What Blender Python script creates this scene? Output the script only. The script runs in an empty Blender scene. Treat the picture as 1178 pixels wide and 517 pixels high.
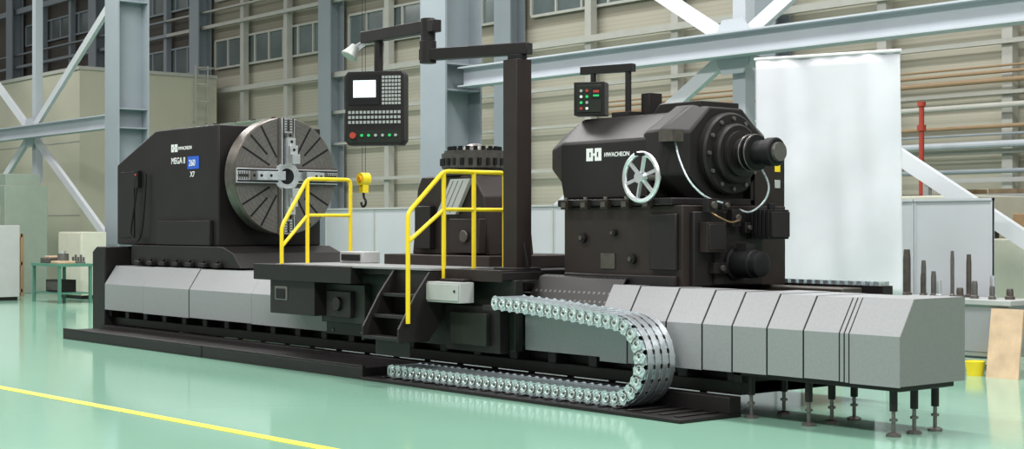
import bpy, bmesh, math, random
from mathutils import Vector, Matrix
random.seed(3)
S=bpy.context.scene
COL=S.collection
S.view_settings.view_transform='Standard'
WL={}
# ---------------------------------------------------------------- materials
def mat(name,col,rough=.5,metal=0.,noise=0.,scale=4.,bump=0.,emit=0.,spec=.5):
    m=bpy.data.materials.new(name); m.use_nodes=True
    nt=m.node_tree; b=nt.nodes['Principled BSDF']
    b.inputs['Base Color'].default_value=(*col,1); b.inputs['Roughness'].default_value=rough
    b.inputs['Metallic'].default_value=metal; b.inputs['Specular IOR Level'].default_value=spec
    if emit:
        b.inputs['Emission Color'].default_value=(*col,1); b.inputs['Emission Strength'].default_value=emit
    tc=nt.nodes.new('ShaderNodeTexCoord')
    n=nt.nodes.new('ShaderNodeTexNoise'); n.inputs['Scale'].default_value=scale; n.inputs['Detail'].default_value=4
    nt.links.new(tc.outputs['Object'],n.inputs['Vector'])
    r=nt.nodes.new('ShaderNodeValToRGB')
    r.color_ramp.elements[0].position=.3; r.color_ramp.elements[1].position=.7
    k=noise if noise else .04
    r.color_ramp.elements[0].color=(*[c*(1-k) for c in col],1)
    r.color_ramp.elements[1].color=(*[min(1,c*(1+k)) for c in col],1)
    nt.links.new(n.outputs['Fac'],r.inputs['Fac']); nt.links.new(r.outputs['Color'],b.inputs['Base Color'])
    if bump:
        bp=nt.nodes.new('ShaderNodeBump'); bp.inputs['Strength'].default_value=bump; bp.inputs['Distance'].default_value=.02
        nt.links.new(n.outputs['Fac'],bp.inputs['Height']); nt.links.new(bp.outputs['Normal'],b.inputs['Normal'])
    return m
def mat_dots(name,base,dot,scale,thr,rough=.5,metal=0.):
    m=mat(name,base,rough,metal); nt=m.node_tree; b=nt.nodes['Principled BSDF']
    tc=nt.nodes.new('ShaderNodeTexCoord'); v=nt.nodes.new('ShaderNodeTexVoronoi')
    v.inputs['Scale'].default_value=scale; v.inputs['Randomness'].default_value=0
    nt.links.new(tc.outputs['Object'],v.inputs['Vector'])
    r=nt.nodes.new('ShaderNodeValToRGB'); r.color_ramp.elements[0].position=thr; r.color_ramp.elements[1].position=thr+.05
    r.color_ramp.elements[0].color=(*dot,1); r.color_ramp.elements[1].color=(*base,1)
    nt.links.new(v.outputs['Distance'],r.inputs['Fac']); nt.links.new(r.outputs['Color'],b.inputs['Base Color'])
    return m
def mat_wave(name,c1,c2,scale,axis='Z',rough=.7,metal=0.):
    m=mat(name,c1,rough,metal); nt=m.node_tree; b=nt.nodes['Principled BSDF']
    tc=nt.nodes.new('ShaderNodeTexCoord'); w=nt.nodes.new('ShaderNodeTexWave'); w.wave_type='BANDS'; w.bands_direction=axis
    w.inputs['Scale'].default_value=scale; w.inputs['Distortion'].default_value=.0
    nt.links.new(tc.outputs['Object'],w.inputs['Vector'])
    r=nt.nodes.new('ShaderNodeValToRGB'); r.color_ramp.elements[0].color=(*c2,1); r.color_ramp.elements[1].color=(*c1,1)
    r.color_ramp.elements[0].position=.0; r.color_ramp.elements[1].position=.25
    nt.links.new(w.outputs['Fac'],r.inputs['Fac']); nt.links.new(r.outputs['Color'],b.inputs['Base Color'])
    return m
M=dict(
 dark=mat('charcoal_paint',(.0155,.0130,.0135),.46,noise=.15,scale=3,spec=.3),
 dark2=mat('dark_brown_paint',(.024,.017,.0155),.48,noise=.2,scale=3,spec=.3),
 olive=mat('dark_olive_paint',(.018,.021,.017),.45,noise=.2,spec=.3),
 black=mat('black_rubber',(.006,.006,.007),.55,spec=.3),
 grey=mat('cover_grey',(.27,.275,.285),.42,noise=.05,scale=40),
 greylt=mat('cover_light_grey',(.32,.325,.34),.4,noise=.04,scale=40),
 greyend=mat('cover_end_shaded_grey',(.20,.20,.195),.45,noise=.05,scale=40),  # cover grey darkened in the colour: shade of the end facing away
 jbox=mat('enclosure_grey',(.42,.43,.42),.45),
 silver=mat('bright_steel',(.80,.83,.86),.28,.85,noise=.08,scale=20),
 zinc=mat('galvanized_steel',(.66,.75,.82),.28,.75,noise=.3,scale=35),
 chuck=mat('turned_steel',(.17,.16,.15),.38,.6,noise=.12,scale=30),
 chuckd=mat('rim_steel',(.11,.097,.085),.42,.6,noise=.2,scale=10),
 turret=mat('turret_steel',(.085,.078,.072),.45,.4,noise=.2,scale=15),
 yellow=mat('yellow_paint',(.87,.64,.02),.35),
 yline=mat('yellow_floor_paint',(.78,.74,.06),.35,noise=.1,scale=10),
 white=mat('white_paint',(.8,.8,.8),.5),
 sheet=mat('white_vinyl',(.66,.68,.72),.6,noise=.05,scale=2),
 steelblue=mat('grey_blue_steel_paint',(.44,.48,.52),.5,noise=.05,scale=1),
 bracewhite=mat('pale_steel_paint',(.60,.63,.66),.5,noise=.04,scale=1),
 colgrey=mat('column_grey_paint',(.26,.30,.33),.5,noise=.05,scale=1),
 trim=mat('wall_trim_grey',(.45,.45,.41),.6),
 beige=mat('beige_panel',(.52,.51,.40),.6,noise=.05,scale=.5),
 glass=mat('window_glass_grey',(.12,.15,.15),.15,noise=.3,scale=.6),
 part=mat('partition_metal',(.50,.52,.55),.4,.1,noise=.05,scale=1),
 green=mat('machine_green',(.09,.13,.09),.5),
 pgreen=mat('pale_machine_green',(.28,.34,.28),.5),
 tgreen=mat('bench_green',(.08,.22,.16),.5),
 brown=mat('brown_pipe',(.30,.20,.11),.5),
 red=mat('red_paint',(.42,.05,.03),.4),
 grn=mat('green_button',(.02,.45,.12),.4,emit=.3),
 blue=mat('blue_label',(.02,.10,.55),.4),
 orange=mat('orange_paint',(.8,.3,.02),.4),
 wood=mat('plywood',(.55,.40,.26),.6,noise=.15,scale=6),
 key=mat('grey_key',(.35,.36,.36),.5),
 screen=mat('lit_screen',(.75,.83,.88),.2,emit=.7),
 cream=mat('cream_machine',(.60,.60,.50),.5),
 copper=mat('brass_fitting',(.30,.18,.09),.4,.6),
 clamp=mat('dark_clamp_steel',(.04,.03,.026),.4,.5),
)
M['deck']=mat_dots('perforated_plate',(.30,.31,.315),(.03,.03,.03),12,.24,.4,.4)
M['deckb']=mat_dots('black_perforated_plate',(.018,.016,.016),(.13,.13,.13),14,.2,.42,.3)
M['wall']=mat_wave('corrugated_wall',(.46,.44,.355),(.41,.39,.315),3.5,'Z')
M['walld']=mat_wave('unlit_upper_wall',(.29,.27,.21),(.25,.235,.18),3.5,'Z')  # wall colour darkened to paint in the unlit upper wall
M['wallx']=mat_wave('unlit_far_wall',(.10,.09,.075),(.08,.07,.06),3.5,'Z')  # darkest wall tone, lack of light at the far left painted in
fm=mat('green_epoxy',(.245,.455,.345),.11,noise=.03,scale=.35); M['floor']=fm
# ---------------------------------------------------------------- builder
class B:
    def __init__(s): s.v=[];s.f=[];s.m=[];s.mats=[]
    def add(s,vs,fs,m):
        m=M[m] if isinstance(m,str) else m
        if m not in s.mats: s.mats.append(m)
        k=s.mats.index(m); o=len(s.v); s.v+= [Vector(p) for p in vs]
        for f in fs: s.f.append([i+o for i in f]); s.m.append(k)
        return s
    def box(s,x0,x1,y0,y1,z0,z1,m):
        return s.add([(x0,y0,z0),(x1,y0,z0),(x1,y1,z0),(x0,y1,z0),(x0,y0,z1),(x1,y0,z1),(x1,y1,z1),(x0,y1,z1)],
          [(0,3,2,1),(4,5,6,7),(0,1,5,4),(1,2,6,5),(2,3,7,6),(3,0,4,7)],m)
    def prism(s,ax,pts,a,b,m):
        def P(p,c): return {'x':(c,p[0],p[1]),'y':(p[0],c,p[1]),'z':(p[0],p[1],c)}[ax]
        n=len(pts); vs=[P(p,a) for p in pts]+[P(p,b) for p in pts]
        fs=[tuple(range(n)),tuple(range(2*n-1,n-1,-1))]+[(i,(i+1)%n,n+(i+1)%n,n+i) for i in range(n)]
        return s.add(vs,fs,m)
    def loft(s,secs,m):
        # secs: list of (x,[(y,z)...])
        n=len(secs[0][1]); vs=[(x,y,z) for x,p in secs for y,z in p]; k=len(secs)
        fs=[tuple(range(n)),tuple(range((k-1)*n,k*n))]+[(j*n+i,j*n+(i+1)%n,(j+1)*n+(i+1)%n,(j+1)*n+i) for j in range(k-1) for i in range(n)]
        return s.add(vs,fs,m)
    def rev(s,p,d,prof,m,n=32):
        p=Vector(p); d=Vector(d).normalized()
        a=Vector((1,0,0))
        if abs(d.z)<.9: a=Vector((0,0,1))
        a=(a-d*a.dot(d)).normalized()
        c=d.cross(a); vs=[];fs=[]
        for (t,r) in prof:
            for i in range(n):
                th=2*math.pi*(i+.5)/n
                vs.append(p+d*t+(a*math.cos(th)+c*math.sin(th))*r)
        for j in range(len(prof)-1):
            for i in range(n):
                fs.append((j*n+i,j*n+(i+1)%n,(j+1)*n+(i+1)%n,(j+1)*n+i))
        fs.append(tuple(range(n))); fs.append(tuple(range((len(prof)-1)*n,len(prof)*n)))
        return s.add(vs,fs,m)
    def cyl(s,p0,p1,r,m,n=24,r1=None):
        p0=Vector(p0);p1=Vector(p1); return s.rev(p0,p1-p0,[(0,r),((p1-p0).length,r if r1 is None else r1)],m,n)
    def tor(s,p,d,R,r,m,n=40,k=10):
        p=Vector(p); d=Vector(d).normalized(); a=Vector((0,0,1)) if abs(d.z)<.9 else Vector((1,0,0)); a=(a-d*a.dot(d)).normalized(); c=d.cross(a)
        vs=[];fs=[]
        for i in range(n):
            th=2*math.pi*i/n; e=a*math.cos(th)+c*math.sin(th)
            for j in range(k):
                ph=2*math.pi*j/k; vs.append(p+e*(R+r*math.cos(ph))+d*r*math.sin(ph))
        for i in range(n):
            for j in range(k): fs.append((i*k+j,((i+1)%n)*k+j,((i+1)%n)*k+(j+1)%k,i*k+(j+1)%k))
        return s.add(vs,fs,m)
    def sph(s,c,r,m,n=16,sz=1.):
        c=Vector(c); vs=[];fs=[]; k=n//2
        for j in range(1,k):
            ph=math.pi*j/k
            for i in range(n):
                th=2*math.pi*i/n; vs.append(c+Vector((r*math.sin(ph)*math.cos(th),r*math.sin(ph)*math.sin(th),r*sz*math.cos(ph))))
        for j in range(k-2):
            for i in range(n): fs.append((j*n+i,j*n+(i+1)%n,(j+1)*n+(i+1)%n,(j+1)*n+i))
        fs.append(tuple(range(n))); fs.append(tuple(range((k-2)*n,(k-1)*n)))
        return s.add(vs,fs,m)
    def tube(s,pts,r,m,n=10,smooth=0):
        pts=[Vector(p) for p in pts]
        if smooth:
            P=pts; out=[]
            for i in range(len(P)-1):
                a=P[max(i-1,0)];b=P[i];c=P[i+1];d=P[min(i+2,len(P)-1)]
                for k in range(smooth):
                    t=k/smooth
                    out.append(.5*((2*b)+(c-a)*t+(2*a-5*b+4*c-d)*t*t+(3*b-a-3*c+d)*t**3))
            out.append(P[-1]); pts=out
        vs=[];fs=[]; t0=(pts[1]-pts[0]).normalized(); u=t0.orthogonal().normalized()
        for i,p in enumerate(pts):
            if i==0:t=t0
            elif i==len(pts)-1:t=(pts[i]-pts[i-1]).normalized()
            else: t=((pts[i+1]-pts[i]).normalized()+(pts[i]-pts[i-1]).normalized()).normalized()
            u=(u-t*u.dot(t)).normalized(); w=t.cross(u)
            for j in range(n):
                th=2*math.pi*j/n; vs.append(p+(u*math.cos(th)+w*math.sin(th))*r)
        for i in range(len(pts)-1):
            for j in range(n): fs.append((i*n+j,i*n+(j+1)%n,(i+1)*n+(j+1)%n,(i+1)*n+j))
        fs.append(tuple(range(n))); fs.append(tuple(range((len(pts)-1)*n,len(pts)*n)))
        return s.add(vs,fs,m)
    def beam(s,p0,p1,w,h,m):
        p0=Vector(p0);p1=Vector(p1);d=(p1-p0).normalized(); up=Vector((0,0,1)) if abs(d.z)<.95 else Vector((0,1,0))
        a=d.cross(up).normalized(); b=a.cross(d).normalized()
        vs=[q+a*sx*w/2+b*sz*h/2 for q in (p0,p1) for sx,sz in ((-1,-1),(1,-1),(1,1),(-1,1))]
        return s.add(vs,[(0,1,2,3),(7,6,5,4),(0,4,5,1),(1,5,6,2),(2,6,7,3),(3,7,4,0)],m)
    def make(s,name,parent=None,bevel=0.,local=False,**kw):
        lo=Vector([min(v[i] for v in s.v) for i in range(3)]); hi=Vector([max(v[i] for v in s.v) for i in range(3)])
        o=Vector(((lo.x+hi.x)/2,(lo.y+hi.y)/2,lo.z))
        me=bpy.data.meshes.new(name); me.from_pydata([v-o for v in s.v],[],s.f)
        for m in s.mats: me.materials.append(m)
        for p,k in zip(me.polygons,s.m): p.material_index=k; p.use_smooth=True
        bm=bmesh.new(); bm.from_mesh(me); bmesh.ops.recalc_face_normals(bm,faces=bm.faces); bm.to_mesh(me); bm.free()
        me.set_sharp_from_angle(angle=math.radians(28))
        ob=bpy.data.objects.new(name,me); COL.objects.link(ob)
        if parent and not local: ob.location=o-WL[parent.name]
        else: ob.location=o
        WL[ob.name]=o
        if parent: ob.parent=parent
        if bevel:
            b=ob.modifiers.new('b','BEVEL'); b.width=bevel; b.segments=2; b.limit_method='ANGLE'; b.angle_limit=math.radians(30); b.harden_normals=False
        for k,v in kw.items(): ob[k]=v
        return ob
def grp(name,loc,label,cat,group=None):
    e=bpy.data.objects.new(name,None); e.empty_display_size=.2; e.location=loc; COL.objects.link(e); WL[e.name]=Vector(loc)
    e['label']=label; e['category']=cat
    if group: e['group']=group
    return e
def dup(ob,delta):
    c=ob.copy(); COL.objects.link(c); c.location=ob.location+Vector(delta)
    WL[c.name]=WL[ob.name]+Vector(delta)
    for ch in ob.children:
        k=ch.copy(); COL.objects.link(k); k.parent=c; WL[k.name]=WL[ch.name]+Vector(delta)
    return c
def text(s,size,loc,rot,m,parent,name='lettering',depth=.002):
    cu=bpy.data.curves.new(name,'FONT'); cu.body=s; cu.size=size; cu.extrude=depth; cu.offset=size*.015; cu.align_x='LEFT'
    t=bpy.data.objects.new(name,cu); COL.objects.link(t)
    bpy.context.view_layer.update()
    me=bpy.data.meshes.new_from_object(t.evaluated_get(bpy.context.evaluated_depsgraph_get()))
    bpy.data.objects.remove(t); me.materials.clear(); me.materials.append(M[m])
    o=bpy.data.objects.new(name,me); COL.objects.link(o); o.rotation_euler=rot
    o.location=Vector(loc)-WL[parent.name]; o.parent=parent
    return o
def st(o): o['kind']='structure'; return o
R90=(math.pi/2,0,0)
# ================================================================ SETTING
st(B().box(-80,8,-6,23.0,-.2,0,'floor').make('floor'))
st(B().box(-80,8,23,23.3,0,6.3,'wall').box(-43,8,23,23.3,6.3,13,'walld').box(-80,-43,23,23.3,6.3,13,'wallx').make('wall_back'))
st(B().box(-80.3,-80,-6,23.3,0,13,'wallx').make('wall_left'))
wn=1
pil=[-57.9,-50.3,-42.8,-35.3,-27.6,-19.6,-11.9]
for a,b in zip(pil[:-1],pil[1:]):
    for z0,z1 in ((6.6,7.4),(8.7,9.4)):
        tm='trim' if a>-45 else 'colgrey'
        w=B(); w.box(a+.5,b-.5,22.93,23.0,z0,z1,'glass')
        w.box(a+.5,b-.5,22.88,22.95,z0-.06,z0,tm).box(a+.5,b-.5,22.88,22.95,z1,z1+.06,tm)
        k=8
        for i in range(k+1):
            x=a+.5+(b-a-1)*i/k; w.box(x-.03,x+.03,22.88,22.95,z0,z1,tm)
        st(w.make('window_%d'%wn)); wn+=1
tn=1
for x in pil:
    b=B(); b.box(x-.3,x+.3,22.42,22.46,0,13,'colgrey').box(x-.3,x+.3,22.84,22.88,0,13,'colgrey').box(x-.04,x+.04,22.46,22.84,0,13,'colgrey')
    st(b.make('trim_%d'%tn)); tn+=1
for a,b in zip(pil[:-1],pil[1:]):
    for k in (1,2):
        x=a+(b-a)*k/3
        st(B().box(x-.1,x+.1,22.7,22.88,0,13,'trim' if a>-45 else 'colgrey').make('trim_%d'%tn)); tn+=1
for z,h in ((5.75,.14),(4.75,.08),(3.9,.06),(2.9,.08),(2.0,.08),(7.8,.1),(8.3,.05),(9.9,.2)):
    st(B().box(-45,7,22.6,22.72,z,z+h,'trim').box(-79,-45,22.6,22.72,z,z+h,'colgrey').make('trim_%d'%tn)); tn+=1
b=B(); b.add([(-34,5.06,.001),(3,6.60,.001),(3,6.72,.001),(-34,5.18,.001),(-34,5.06,.004),(3,6.60,.004),(3,6.72,.004),(-34,5.18,.004)],
 [(0,3,2,1),(4,5,6,7),(0,1,5,4),(1,2,6,5),(2,3,7,6),(3,0,4,7)],'yline')
b.make('floor_marking',label='straight yellow painted line on green epoxy floor',category='floor marking')
def hcol(x):
    b=B(); b.box(x-.36,x+.36,15.60,15.64,0,13,'colgrey').box(x-.36,x+.36,16.36,16.40,0,13,'colgrey').box(x-.03,x+.03,15.64,16.36,0,13,'colgrey')
    b.box(x-.45,x+.45,15.5,16.5,0,.05,'colgrey')
    for z in (1.5,4.0,4.45,7.0): b.box(x-.34,x+.34,15.64,16.36,z,z+.03,'colgrey')
    return b.make('steel_column',label='tall grey-blue painted steel I-section column of the hall',category='column',group='hall columns')
for x in (-46.7,-33.9,-21.1,-8.3): hcol(x)
def ibeam(x0,x1,z):
    b=B(); b.box(x0,x1,15.85,16.15,z-.17,z-.145,'steelblue').box(x0,x1,15.85,16.15,z+.145,z+.17,'steelblue').box(x0,x1,15.985,16.015,z-.145,z+.145,'steelblue')
    return b.make('steel_beam',label='horizontal grey-blue steel I-beam between hall columns',category='beam',group='hall beams')
ibeam(-60,-34.28,4.23); ibeam(-20.72,-8.68,4.23); ibeam(-7.92,-1,4.23)
def brace(cx,sx):
    e=grp('cross_brace',(cx,16.24,.4),'diagonal grey-blue steel cross bracing between hall columns','bracing','hall cross braces')
    for s1 in (-1,1):
        for s2 in (-1,1):
            B().beam((cx+s1*.2,16.24,4.23+s2*.14),(cx+s1*6.0,16.24,4.23+s2*3.55),.10,.20,'bracewhite').make('brace_member',e)
    B().prism('y',[(cx-.3,4.45),(cx-.2,4.62),(cx+.2,4.62),(cx+.3,4.45),(cx+.3,4.01),(cx+.2,3.84),(cx-.2,3.84),(cx-.3,4.01)],16.16,16.19,'steelblue').make('gusset_plate',e)
    if sx: B().box(cx-.12,cx+.12,16.3,16.5,2.9,10,'steelblue').make('brace_post',e)
brace(-14.7,True); brace(-40.3,True)
for z,r,m_ in ((4.12,.045,'brown'),(4.26,.03,'brown'),(4.36,.02,'brown'),(3.7,.05,'trim'),(3.35,.035,'brown'),(3.22,.02,'colgrey'),(3.05,.06,'steelblue'),(5.2,.05,'trim'),(2.6,.04,'colgrey')):
    B().cyl((-24,22.45-.03*r,z),(6,22.45-.03*r,z),r,m_,12).make('wall_pipe',label='long horizontal pipe run fixed along hall wall',category='pipe',group='wall pipes')
B().tube([(-15.6,21.9,0),(-15.6,21.9,3.75)],.045,'red').cyl((-15.6,21.9,3.3),(-15.6,21.9,3.4),.075,'red').cyl((-15.6,21.9,2.6),(-15.6,21.9,2.7),.075,'red').cyl((-15.6,21.9,3.72),(-15.6,21.9,3.8),.07,'red').make('fire_pipe',label='straight vertical red pipe standing in front of hall wall',category='pipe')
b=B()
for x in (-28.55,-28.15): b.box(x-.03,x+.03,22.1,22.14,0,9.5,'trim')
for i in range(31): b.cyl((-28.55,22.12,.3+i*.3),(-28.15,22.12,.3+i*.3),.015,'trim',6)
for z in (2,5,8): b.box(-28.56,-28.54,22.14,22.6,z,z+.03,'trim').box(-28.16,-28.14,22.14,22.6,z,z+.03,'trim')
b.make('wall_ladder',label='narrow vertical light grey ladder on hall wall',category='ladder')
b=B(); b.box(-75,-41.2,18,22.35,0,6.15,'beige')
b.box(-75,-41.15,17.95,22.35,6.15,6.25,'trim')
for z in (2.,4.1): b.box(-75,-41.19,17.985,18,z,z+.03,'trim')
b.make('inner_building',label='beige panelled inner office block in the hall',category='building')
b=B()
for y in (21.55,21.95): b.cyl((-41.0,y,4.6),(-41.0,y,6.5),.02,'trim',8)
for i in range(7): b.cyl((-41.0,21.55,4.7+i*.28),(-41.0,21.95,4.7+i*.28),.012,'trim',6)
for z in (5.4,5.9,6.4): b.tor((-40.75,21.75,z),(0,0,1),.26,.012,'trim',20,6)
b.box(-41.19,-41.0,21.54,21.56,4.8,4.83,'trim').box(-41.19,-41.0,21.94,21.96,4.8,4.83,'trim')
b.make('caged_ladder',label='light grey caged ladder fixed to beige inner building',category='ladder')
b=B(); b.box(-27.2,-24,14,15.0,0,3.48,'green').box(-27.0,-24.2,14.1,14.9,3.48,3.62,'green')
for i in range(4): b.box(-27.1+i*.75,-26.5+i*.75,13.98,14,.4,3.3,'green').cyl((-26.8+i*.75,14.5,3.62),(-26.8+i*.75,14.5,3.7),.05,'dark',10)
b.make('green_machine_cabinet',label='tall dull green metal machine cabinet behind headstock',category='cabinet',bevel=.02)
def partition(x,y,w=1.6,h=2.0,fr='jbox'):
    b=B(); b.box(x,x+w-.01,y,y+.03,.12,h-.03,'part').box(x,x+.02,y-.01,y+.04,0.02,h,fr).box(x+w-.03,x+w-.01,y-.01,y+.04,.02,h,fr).box(x,x+w-.01,y-.02,y+.05,h-.03,h,fr)
    b.box(x+.02,x+.1,y-.1,y+.15,0,.03,fr).box(x+w-.14,x+w-.06,y-.1,y+.15,0,.03,fr).box(x,x+w-.01,y-.02,y+.05,.1,.14,fr)
    b.make('partition_panel',label='free-standing smooth silver-grey metal partition panel on feet',category='partition',group='partition panels')
x=-23.8
for i in range(7): partition(x,15.15); x+=1.6
for x in (-12.4,-11.3): partition(x,15.72,1.1,2.0,'part')
# white sheet
e=grp('hanging_sheet',(-11.3,13.9,0),'large plain white vinyl sheet hanging from a rail behind tailstock','sheet')
p0=Vector((-12.0,13.6,0));p1=Vector((-10.37,14.15,0)); n=60;mz=24; vs=[];fs=[]; nn=Vector((.32,-.95,0)).normalized()
for j in range(mz+1):
    for i in range(n+1):
        t=i/n; h=j/mz; z=.86+(3.62-.86)*h
        w=(.024*math.sin(t*9+1.5*h)+.012*math.sin(t*21+4*h)+.008*math.sin(t*7-h*14))*(1-.5*h)+.006*math.sin(t*33)
        q=p0.lerp(p1,t)+nn*w+Vector((.05*(1-h),0,0)); vs.append((q.x,q.y,z-.03*math.sin(t*3)*(1 if j==0 else 0)))
for j in range(mz):
    for i in range(n): fs.append((j*(n+1)+i,j*(n+1)+i+1,(j+1)*(n+1)+i+1,(j+1)*(n+1)+i))
sh=B().add(vs,fs,'sheet').make('sheet_cloth',e); md=sh.modifiers.new('s','SOLIDIFY'); md.thickness=.004
b=B(); b.cyl((p0.x-.02,p0.y,3.63),(p1.x+.02,p1.y,3.63),.02,'white',10); b.make('hanging_rail',e)
for t in (.12,.88):
    b=B(); q=p0.lerp(p1,t)-nn*.10; b.cyl((q.x,q.y,0),(q.x,q.y,3.63),.02,'jbox',10); b.box(q.x-.2,q.x+.2,q.y-.06,q.y+.06,0,.03,'jbox'); b.beam((q.x,q.y,3.6),(q.x+nn.x*.10,q.y+nn.y*.10,3.62),.02,.02,'jbox')
    b.make('stand_post',e)
# ================================================================ TRACK
e=grp('floor_track',(-15.3,9.58,0),'long low charcoal steel track trough on floor beside lathe','track')
b=B()
b.box(-21.7,-17.4,9.22,9.95,0,.13,'dark').box(-17.38,-13.75,9.22,9.95,0,.13,'dark')
b.box(-21.7,-17.4,9.22,9.26,.13,.155,'dark').box(-17.38,-13.75,9.22,9.26,.13,.155,'dark')
b.box(-13.75,-8.95,9.2,9.95,0,.035,'dark')
b.box(-21.7,-8.95,9.8,9.95,.035,.18,'dark')
for i in range(24): b.box(-13.5+i*.19,-13.44+i*.19,9.3,9.8,.035,.05,'deckb')
b.make('trough',e,bevel=.006)
# ================================================================ BED
bed=grp('lathe_bed',(-15.3,10.6,0),'very long charcoal lathe bed with grey way covers on levelling feet','lathe bed')
b=B(); b.box(-21.9,-9.0,10.12,11.9,.18,.98,'dark').box(-21.9,-9.0,10.3,10.6,.98,1.08,'chuckd').box(-21.9,-9.0,11.4,11.7,.98,1.08,'chuckd')
b.box(-21.9,-9.0,10.0,11.9,.18,.3,'olive')
b.box(-9.0,-7.25,9.9,10.62,.36,.42,'dark').box(-9.0,-8.9,9.9,10.62,.3,.42,'dark')
for i in range(22):
    x=-21.7+i*.6; b.box(x,x+.12,9.93,10.12,.3,.42,'dark')
b.make('bed_casting',bed,bevel=.01)
B().prism('y',[(-22.1,.02),(-22.1,1.28),(-21.95,1.36),(-21.66,1.36),(-21.66,.02)],9.86,11.9,'dark').make('bed_end',bed,bevel=.015)
def skin(x0,x1,yb):
    B().prism('x',[(9.855,.42),(9.855,.79),(10.03,1.055),(yb,1.055),(yb,.9),(10.1,.9),(9.9,.7),(9.9,.42)],x0,x1,'black').make('cover_rail',bed)
skin(-21.6,-15.28,10.28); skin(-11.74,-7.22,10.28)
def cov(b,x0,x1,off,yb,m):
    f=9.84-off; t=1.07+off
    return b.prism('x',[(f,.42-off),(f,.80),(f+.18,t),(yb,t),(yb,t-.01),(f+.187,t-.01),(f+.012,.795),(f+.012,.42-off)],x0,x1,m)
def cover(x0,x1,off,yb=10.3):
    b=B(); cov(b,x0,x1-.016,off,yb,'grey'); cov(b,x1-.016,x1,off-.004,yb,'black'); return b
us=[-21.6,-20.3,-18.9,-17.2,-15.28]
for i in range(4): cover(us[i],us[i+1],.006*(i%2)+.004).make('cover_panel',bed)
f=9.84
b=B().prism('x',[(f,.42),(f,.80),(f+.012,.80),(f+.012,.42)],-11.74,-10.62,'grey').prism('x',[(f,.80),(f+.18,1.07),(10.3,1.07),(10.3,1.06),(f+.187,1.06),(f+.012,.795)],-11.74,-10.62,'deckb')
b.make('cover_panel',bed)
B().prism('x',[(9.80,.80),(9.82,.80),(10.06,1.14),(10.12,1.16),(10.12,1.175),(10.05,1.155)],-11.76,-10.50,'deckb').make('tread_plate',bed,label='black textured tread plate over the bed')
us=[-10.60,-10.22,-9.72,-9.28,-8.93,-8.54,-8.15,-7.78,-7.73,-7.68,-7.2]
of=[.036,.031,.026,.021,.017,.013,.010,.012,.014,.018]
for i in range(10):
    yb=10.3 if us[i]<-9 else 10.68
    b=cover(us[i],us[i+1],of[i],yb=yb) if i<9 else cov(B(),us[i],-7.2,of[i],yb,'grey')
    if i==9:
        f=9.84-of[i];t=1.07+of[i]
        b.prism('x',[(f,.41),(f,.80),(f+.18,t),(10.68,t),(10.68,.41)],-7.2,-7.192,'greyend')
    b.make('cover_panel',bed)
B().box(-8.99,-7.22,10.66,10.68,.42,1.07,'greyend').make('rear_panel',bed)
def foot():
    b=B(); b.rev((0,0,0),(0,0,1),[(0,.06),(.018,.06),(.03,.035)],'chuck',20)
    b.cyl((0,0,.03),(0,0,.24),.016,'chuck',12).cyl((0,0,.12),(0,0,.14),.032,'chuck',6).cyl((0,0,.2),(0,0,.37),.032,'dark',12)
    return b
f0=foot().make('levelling_foot',bed,label='black levelling foot with round steel base')
f0.location=Vector((-7.35,9.95,0))-WL[bed.name]
def dupf(x,y): 
    c=f0.copy(); COL.objects.link(c); c.location=Vector((x,y,0))-WL[bed.name]; c.parent=bed
for x,y in ((-7.35,10.22),(-7.35,10.5),(-8.2,9.95),(-8.2,10.25),(-8.2,10.55),(-8.85,9.97),(-8.85,10.4)): dupf(x,y)
b=B(); b.rev((0,0,0),(0,0,1),[(0,.08),(.03,.07)],'chuckd',16).cyl((0,0,.03),(0,0,.2),.035,'dark',10)
g0=b.make('bed_jack',bed); g0.location=Vector((-21.5,10.06,0))-WL[bed.name]
for i in range(1,21):
    c=g0.copy(); COL.objects.link(c); c.location=Vector((-21.5+i*.6,10.06,0))-WL[bed.name]; c.parent=bed
b=B(); b.box(-12.5,-8.8,11.75,11.9,.98,1.1,'dark')
for i in range(36): b.box(-12.4+i*.1,-12.34+i*.1,11.74,11.9,1.1,1.14,'zinc')
b.make('rear_cable_duct',bed)
# ================================================================ HEADSTOCK
hs=grp('headstock',(-20.3,11,1.09),'charcoal lathe headstock with white lettering and large four-jaw chuck','headstock')
b=B()
b.prism('y',[(-21.96,1.39),(-21.96,2.61),(-20.65,3.08),(-18.75,3.08),(-18.75,1.39)],10.2,11.85,'dark')
b.make('gear_housing',hs,bevel=.02)
b=B(); b.prism('y',[(-21.3,1.10),(-21.3,1.39),(-18.5,1.39),(-18.2,1.3),(-18.0,1.10)],10.12,11.85,'dark')
for i in range(7): b.box(-21.05+i*.4,-20.88+i*.4,10.04,10.12,1.10,1.16,'dark').cyl((-20.96+i*.4,10.08,1.16),(-20.96+i*.4,10.08,1.20),.025,'black',6)
b.make('headstock_base',hs,bevel=.012)
B().box(-21.85,-21.35,10.185,10.2,1.5,2.5,'dark').make('access_door',hs,bevel=.006)
B().box(-20.5,-18.9,10.14,10.2,1.4,1.75,'dark').make('lower_cover',hs,bevel=.01)
b=B(); b.rev((-18.75,11,2.36),(1,0,0),[(0,.6),(.1,.6),(.15,.45),(.2,.45)],'dark',40); b.make('spindle_flange',hs)
b=B(); b.box(-21.25,-21.12,10.14,10.19,2.25,2.5,'black'); b.tube([(-21.18,10.16,2.25),(-21.25,10.12,1.8),(-21.3,10.12,1.55),(-21.1,10.12,1.45),(-20.95,10.12,1.6),(-20.9,10.14,2.0),(-20.88,10.16,2.45)],.015,'black',8,5)
b.cyl((-21.18,10.14,2.44),(-21.18,10.125,2.44),.02,'red',10)
b.make('hand_remote',hs)
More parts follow.
